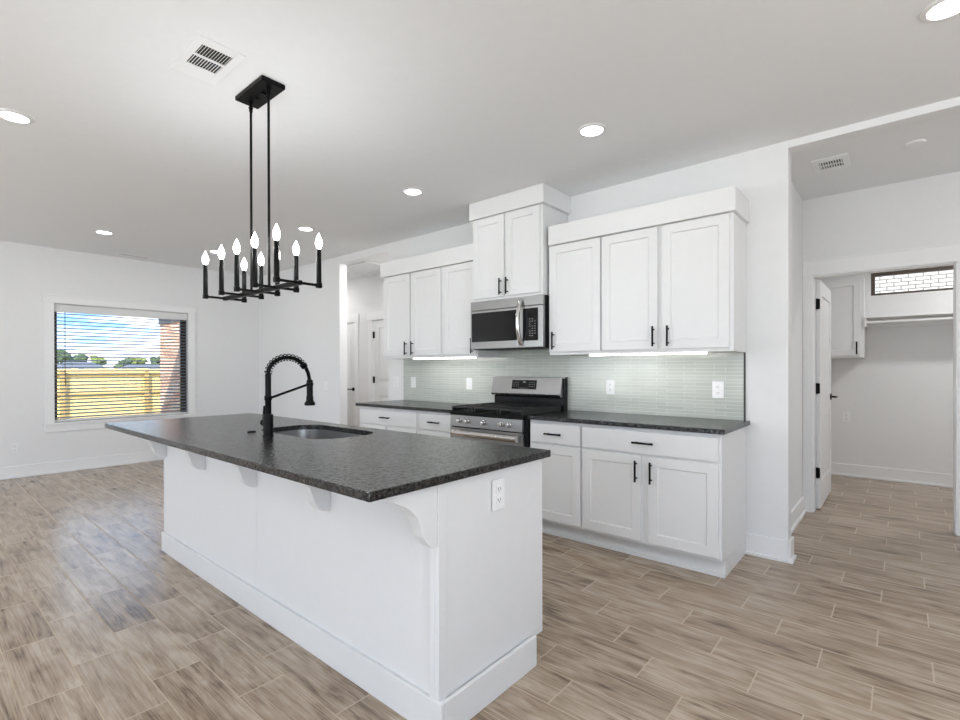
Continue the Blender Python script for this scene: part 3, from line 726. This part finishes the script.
# ------------------------------------------------------------------ ceiling vents and plates
def vent(label, x0, x1, y0, y1, gx0, gx1, gy0, gy1, split='x', n=10):
    t = thing('ceiling_vent', ((x0+x1)/2, (y0+y1)/2, CE), label, 'vent', 'white ceiling air vents')
    z1 = CE-.0005
    b = MB(); b.box(x0, x1, y0, gy0, z1-.006, z1).box(x0, x1, gy1, y1, z1-.006, z1).box(x0, gx0, gy0, gy1, z1-.006, z1).box(gx1, x1, gy0, gy1, z1-.006, z1)
    b.build('frame', M_TRIM, t, bev=.0015)
    MB().box(gx0, gx1, gy0, gy1, z1-.002, z1).build('duct', M_DARKGREY, t)
    b = MB(); mx, my = (gx0+gx1)/2, (gy0+gy1)/2
    if split == 'x':
        b.box(mx-.006, mx+.006, gy0, gy1, z1-.008, z1-.002)
        for k in range(n):
            yy = gy0+(k+.5)*(gy1-gy0)/n
            b.prism([(yy-.0028, z1-.009), (yy+.0005, z1-.009), (yy+.0045, z1-.002), (yy+.001, z1-.002)], 'x', gx0, mx-.006)
            b.prism([(yy-.0045, z1-.009), (yy-.002, z1-.009), (yy+.0025, z1-.002), (yy+.000, z1-.002)], 'x', mx+.006, gx1)
    else:
        b.box(gx0, gx1, my-.005, my+.005, z1-.008, z1-.002)
        for k in range(n):
            xx = gx0+(k+.5)*(gx1-gx0)/n
            b.prism([(xx-.0045, z1-.009), (xx-.002, z1-.009), (xx+.0025, z1-.002), (xx+.000, z1-.002)], 'y', my+.005, gy1)
            b.prism([(xx-.003, z1-.009), (xx-.0005, z1-.009), (xx+.0035, z1-.002), (xx+.001, z1-.002)], 'y', gy0, my-.005)
    b.build('louvres', M_TRIM, t)
    return t
vent('white square ceiling vent near the chandelier canopy', -2.706, -2.350, .866, 1.072, -2.603, -2.407, .899, 1.034, 'x', 11)
vent('small white ceiling vent far off above the left window', -7.70, -7.54, 1.80, 2.20, -7.66, -7.58, 1.84, 2.16, 'x', 8)
vent('white ceiling vent in the alcove behind the right opening', -.50, -.285, 4.25, 4.53, -.46, -.325, 4.325, 4.47, 'y', 9)
tag(MB().lathe((.064, 4.351, CE), [(.055, -.0005), (.055, -.006), (.048, -.012)], n=28).build('ceiling_plate', M_TRIM, smooth=True, org=(.064, 4.351, CE)), 'small round white plate on the alcove ceiling right of the vent', 'ceiling plate')
hx0, hx1, hy0, hy1 = -6.36, -5.585, 4.16, 4.72
ah = thing('attic_hatch', ((hx0+hx1)/2, (hy0+hy1)/2, CE), 'white framed attic access panel in the hall ceiling', 'hatch')
MB().box(hx0+.05, hx1-.05, hy0+.05, hy1-.05, CE-.006, CE-.0005).build('panel', M_CEIL, ah)
MB().box(hx0, hx1, hy0, hy0+.05, CE-.018, CE-.0005).box(hx0, hx1, hy1-.05, hy1, CE-.018, CE-.0005).box(hx0, hx0+.05, hy0+.05, hy1-.05, CE-.018, CE-.0005).box(hx1-.05, hx1, hy0+.05, hy1-.05, CE-.018, CE-.0005).build('frame', M_TRIM, ah, bev=.002)

# ------------------------------------------------------------------ doors
def hinge(parent, x, y, z, dx):
    b = MB(); b.box(x-.012, x+dx*.034, y-.003, y-.0003, z-.052, z+.052) if dx > 0 else b.box(x+dx*.030, x, y-.003, y-.0003, z-.045, z+.045)
    b.tube([(x, y-.006, z-.047), (x, y-.006, z+.047)], .007, 10)
    o = b.build('hinge', M_BLACK, parent, smooth=False); o['label'] = 'black hinge'
def lever_set(parent, x, y, z, normal, along):
    """normal = unit normal away from the leaf, along = unit direction of the lever"""
    n = Vector(normal); a = Vector(along); p = Vector((x, y, z))
    b = MB(); b.tube([p, p+n*.009], .031, 20); b.tube([p+n*.009, p+n*.05], .0095, 12)
    b.tube([p+n*.05-a*.012, p+n*.05+a*.06, p+n*.049+a*.115], [.0095, .0088, .007], 10)
    o = b.build('lever', M_BLACK, parent, smooth=True); o['label'] = 'black door lever'

def leaf_y(name, x0, x1, z0, z1, y, th=.04):
    """two-panel leaf facing -y"""
    r = sroot(name, ((x0+x1)/2, y+th/2, 0))
    b = MB()
    zs = [(z0, .24, .80), (.80, 1.02, z1-.13)]
    b.box(x0, x1, y+.012, y+th, z0, z1)
    b.box(x0, x0+.11, y, y+.012, z0, z1).box(x1-.11, x1, y, y+.012, z0, z1)
    b.box(x0+.11, x1-.11, y, y+.012, z0, .24).box(x0+.11, x1-.11, y, y+.012, .84, 1.04).box(x0+.11, x1-.11, y, y+.012, z1-.12, z1)
    b.box(x0+.15, x1-.15, y+.004, y+.012, .28, .80).box(x0+.15, x1-.15, y+.004, y+.012, 1.08, z1-.16)
    b.build('door_leaf', M_DOOR, r, bev=.003)
    return r
d2 = leaf_y('door_2', D2X[0]+.02, D2X[1]-.012, .012, 2.022, YH+.012)
lever_set(d2, D2X[1]-.075, YH+.012, .925, (0, -1, 0), (-1, 0, 0))
d3 = leaf_y('door_3', D3X[0]+.046, D3X[1]-.01, .012, 2.028, YH+.004)
for zz in (1.80, 1.09, .28): hinge(d3, D3X[0]+.030, YH+.001, zz, 1)
for i, (xa, xb) in enumerate((D2X, D3X)):
    b = MB(); y0, y1 = YH-.018, YH-.0005
    b.box(xa-.09, xa+.004, y0, y1, 0, 2.035).box(xb-.004, xb+.09, y0, y1, 0, 2.035).box(xa-.105, xb+.105, y0-.004, y1, 2.035, 2.165)
    b.box(xa, xa+.012, YH, YH+.12, 0, 2.04).box(xb-.006, xb, YH, YH+.12, 0, 2.04).box(xa+.012, xb-.006, YH, YH+.12, 2.03, 2.04)
    struct(b.build('trim_%d' % (i+2), M_TRIM, bev=.002))

# pantry doorway casing
b = MB(); y0, y1 = YA-.02, YA-.0005
b.box(XA+.001, DA[0]+.006, y0, y1, 0, DH-.005).box(DA[1]-.006, DA[1]+.095, y0, y1, 0, DH-.005).box(XA+.001, DA[1]+.11, y0-.005, y1, DH-.005, 2.192).box(XA+.001, DA[1]+.115, y0-.012, y1, 2.190, 2.205)
b.box(DA[0], DA[0]+.014, YA, YA+.11, 0, DH).box(DA[1]-.014, DA[1], YA, YA+.11, 0, DH).box(DA[0]+.014, DA[1]-.014, YA, YA+.11, DH-.014, DH)
struct(b.build('trim_4', M_TRIM, bev=.002))

# pantry door, swung open into the pantry, leaf along +y
d1 = sroot('door_1', (-.57, 5.74, 0))
lx0, lx1, ly0, ly1, lz0, lz1 = -.589, -.553, 5.318, 6.178, .012, 2.045
b = MB(); b.box(lx0+.01, lx1-.010, ly0, ly1, lz0, lz1)
for s in (0, 1):
    xa, xb = ((lx1-.010, lx1), (lx0, lx0+.010))[s]
    b.box(xa, xb, ly0, ly0+.12, lz0, lz1).box(xa, xb, ly1-.12, ly1, lz0, lz1)
    b.box(xa, xb, ly0+.12, ly1-.12, lz0, .25).box(xa, xb, ly0+.12, ly1-.12, .86, 1.08).box(xa, xb, ly0+.12, ly1-.12, lz1-.13, lz1)
    xa, xb = ((lx1-.010, lx1-.003), (lx0+.003, lx0+.010))[s]
    b.box(xa, xb, ly0+.16, ly1-.16, .29, .82).box(xa, xb, ly0+.16, ly1-.16, 1.12, lz1-.17)
b.build('door_leaf', M_DOOR, d1, bev=.003)
lever_set(d1, lx1, ly1-.07, .975, (1, 0, 0), (0, -1, 0))
for zz in (1.833, 1.082, .331):
    b = MB(); b.box(-.5875, lx1-.004, ly0-.003, ly0-.0003, zz-.045, zz+.045)
    b.tube([(-.577, ly0-.008, zz-.048), (-.577, ly0-.008, zz+.048)], .008, 10)
    o = b.build('hinge', M_BLACK, d1); o['label'] = 'black hinge'

# ------------------------------------------------------------------ pantry contents
w2 = sroot('window_2', (.11, YP+.05, PW[2]))
b = MB(); x0, x1, z0, z1 = PW
b.box(x0, x0+.035, YP-.002, YP+.06, z0, z1).box(x1-.035, x1, YP-.002, YP+.06, z0, z1).box(x0+.035, x1-.035, YP-.002, YP+.06, z0, z0+.022).box(x0+.035, x1-.035, YP-.002, YP+.06, z1-.045, z1)
b.build('window_frame', M_BRONZEL, w2, bev=.002)
MB().box(x0+.035, x1-.035, YP+.035, YP+.04, z0+.022, z1-.045).build('pane', M_GLASS, w2)
pc = thing('wall_cabinet', (-.5, 7.05, 1.378), 'small white wall cabinet seen behind the open pantry door', 'wall cabinet')
MB().box(-.752, -.322, 6.91, YP-.001, 1.376, 2.268).build('body', M_CAB, pc, bev=.002)
d = MB().shaker(-.742, -.352, 1.398, 2.240, 6.89).build('door', M_CAB, pc); handle(d, -.385, 1.483, 6.89)
cs = thing('closet_shelf', (.6, 7.05, 1.79), 'white closet shelf with hanging rod below the pantry window', 'shelf')
MB().box(-.320, 1.995, 6.88, YP-.001, 1.808, 1.827).build('board', M_TRIM, cs, bev=.002)
MB().box(-.320, 1.995, YP-.020, YP-.001, 1.72, 1.807).build('cleat', M_TRIM, cs, bev=.002)
MB().tube([(-.318, 6.92, 1.762), (1.995, 6.92, 1.762)], .0165, 16).build('rod', M_TRIM, cs, smooth=True)
MB().box(-.3215, -.302, 6.882, 7.12, 1.715, 1.807).build('bracket', M_TRIM, cs, bev=.002)

# ------------------------------------------------------------------ outdoors
struct(MB().box(-140, XL-.16, -60, 90, -.60, -.55).build('ground', M_GRASS))
FXX = -16.0; GZ = -.55
fe = thing('wooden_fence', (FXX, 3.5, GZ), 'sunlit yellow wooden privacy fence outside the left window', 'fence')
b = MB(); yy = -3.5
while yy < 14:
    b.box(FXX-.045, FXX-.025, yy, yy+.136, GZ+.03, 1.275+random.uniform(-.008, .008)); yy += .141
b.build('boards', M_FENCE, fe)
for z0, z1 in ((1.11, 1.17), (.585, .645), (-.35, -.26)):
    MB().box(FXX-.024, FXX+.012, -3.5, 14.1, z0, z1).build('rail', M_FENCED, fe)
for yy in (-2.8, -.98, .836, 2.656, 4.475, 6.295, 8.11, 9.93):
    MB().box(FXX+.0125, FXX+.095, yy-.045, yy+.045, GZ, 1.24).build('post', M_FENCED, fe)
wing = thing('brick_wing', (-9.4, 4.4, GZ), 'red brick house wing outside the left window, half in shadow', 'building')
MB().box(-10.95, -8.06, 3.30, 6.5, GZ, 3.2).build('brick_wall', M_BRICK, wing)
MB().box(-10.95, -8.06, 3.275, 3.299, 2.13, 2.62).build('dark_top_band', M_TOPBAND, wing)  # dark band high on the brick wall
ev = struct(MB().box(-8.9, -8.02, -6, 3.27, 2.87, 3.0).build('trim_5', M_TRIM))  # unseen eave slab, its edge set to cast the diagonal shadow on the brick
nb = thing('neighbour_house', (.5, 12.6, GZ), 'white brick neighbouring house wall seen through the pantry window', 'building')
MB().box(-6, 8, 12.5, 14.5, GZ, 6.5).build('brick_wall', M_WBRICK, nb)
def house(x, y0, y1, zw, zr, label):
    t = thing('distant_house', (x, (y0+y1)/2, GZ), label, 'house', 'distant houses beyond the fence')
    MB().box(x-6, x, y0, y1, GZ, zw).build('wall', M_SIDING, t)
    m_ = (y1-y0)*.22
    b = MB(); A = [(x-6.4, y0-.4, zw), (x+.4, y0-.4, zw), (x+.4, y1+.4, zw), (x-6.4, y1+.4, zw)]; B = [(x-3.2, y0+m_, zr), (x-2.8, y0+m_, zr), (x-2.8, y1-m_, zr), (x-3.2, y1-m_, zr)]
    b.rings([A, B]); b.build('roof', M_ROOF, t)
house(-50, 8.2, 11.6, .95, 1.88, 'grey roofed distant house behind the left part of the fence')
house(-56, 14.2, 18.5, .95, 1.75, 'distant house with low grey roof beside the brick wing')
def tree(x, y, ztop, r, m, label):
    t = thing('tree', (x, y, GZ), label, 'tree', 'trees beyond the fence')
    MB().tube([(x, y, GZ), (x+.05, y, (GZ+ztop)/2), (x, y+.05, ztop-r*.6)], [.16, .12, .06], 8).build('trunk', M_BARK, t)
    b = MB()
    for k in range(16):
        a = random.uniform(0, 2*PI); q = random.uniform(.2, .75)*r
        b.blob((x+q*math.cos(a), y+q*math.sin(a), ztop-r*.55+random.uniform(-.5, .35)*r), r*random.uniform(.28, .5), 2, .28, (1, 1, .8))
    b.build('crown', m, t)
tree(-62, 10.2, 3.1, 1.0, M_LEAF, 'dark green tree at the left side of the window view')
tree(-65.5, 12.3, 2.85, .95, M_LEAF, 'second dark green tree from the left, touching the first')
tree(-64, 13.6, 2.65, .8, M_LEAF2, 'yellow green bushy tree in the middle of the window view')
tree(-63, 15.6, 2.5, 1.0, M_LEAF, 'low dark tree right of the yellow green tree')
tree(-65, 17.4, 2.55, .95, M_LEAF2, 'pale green tree right of the middle, next to the brick wing')
tree(-64, 19.2, 2.65, 1.0, M_LEAF, 'green tree partly hidden by the brick wing')

# helper properties are not part of the scene
for o in bpy.data.objects:
    if '_o' in o.keys(): del o['_o']
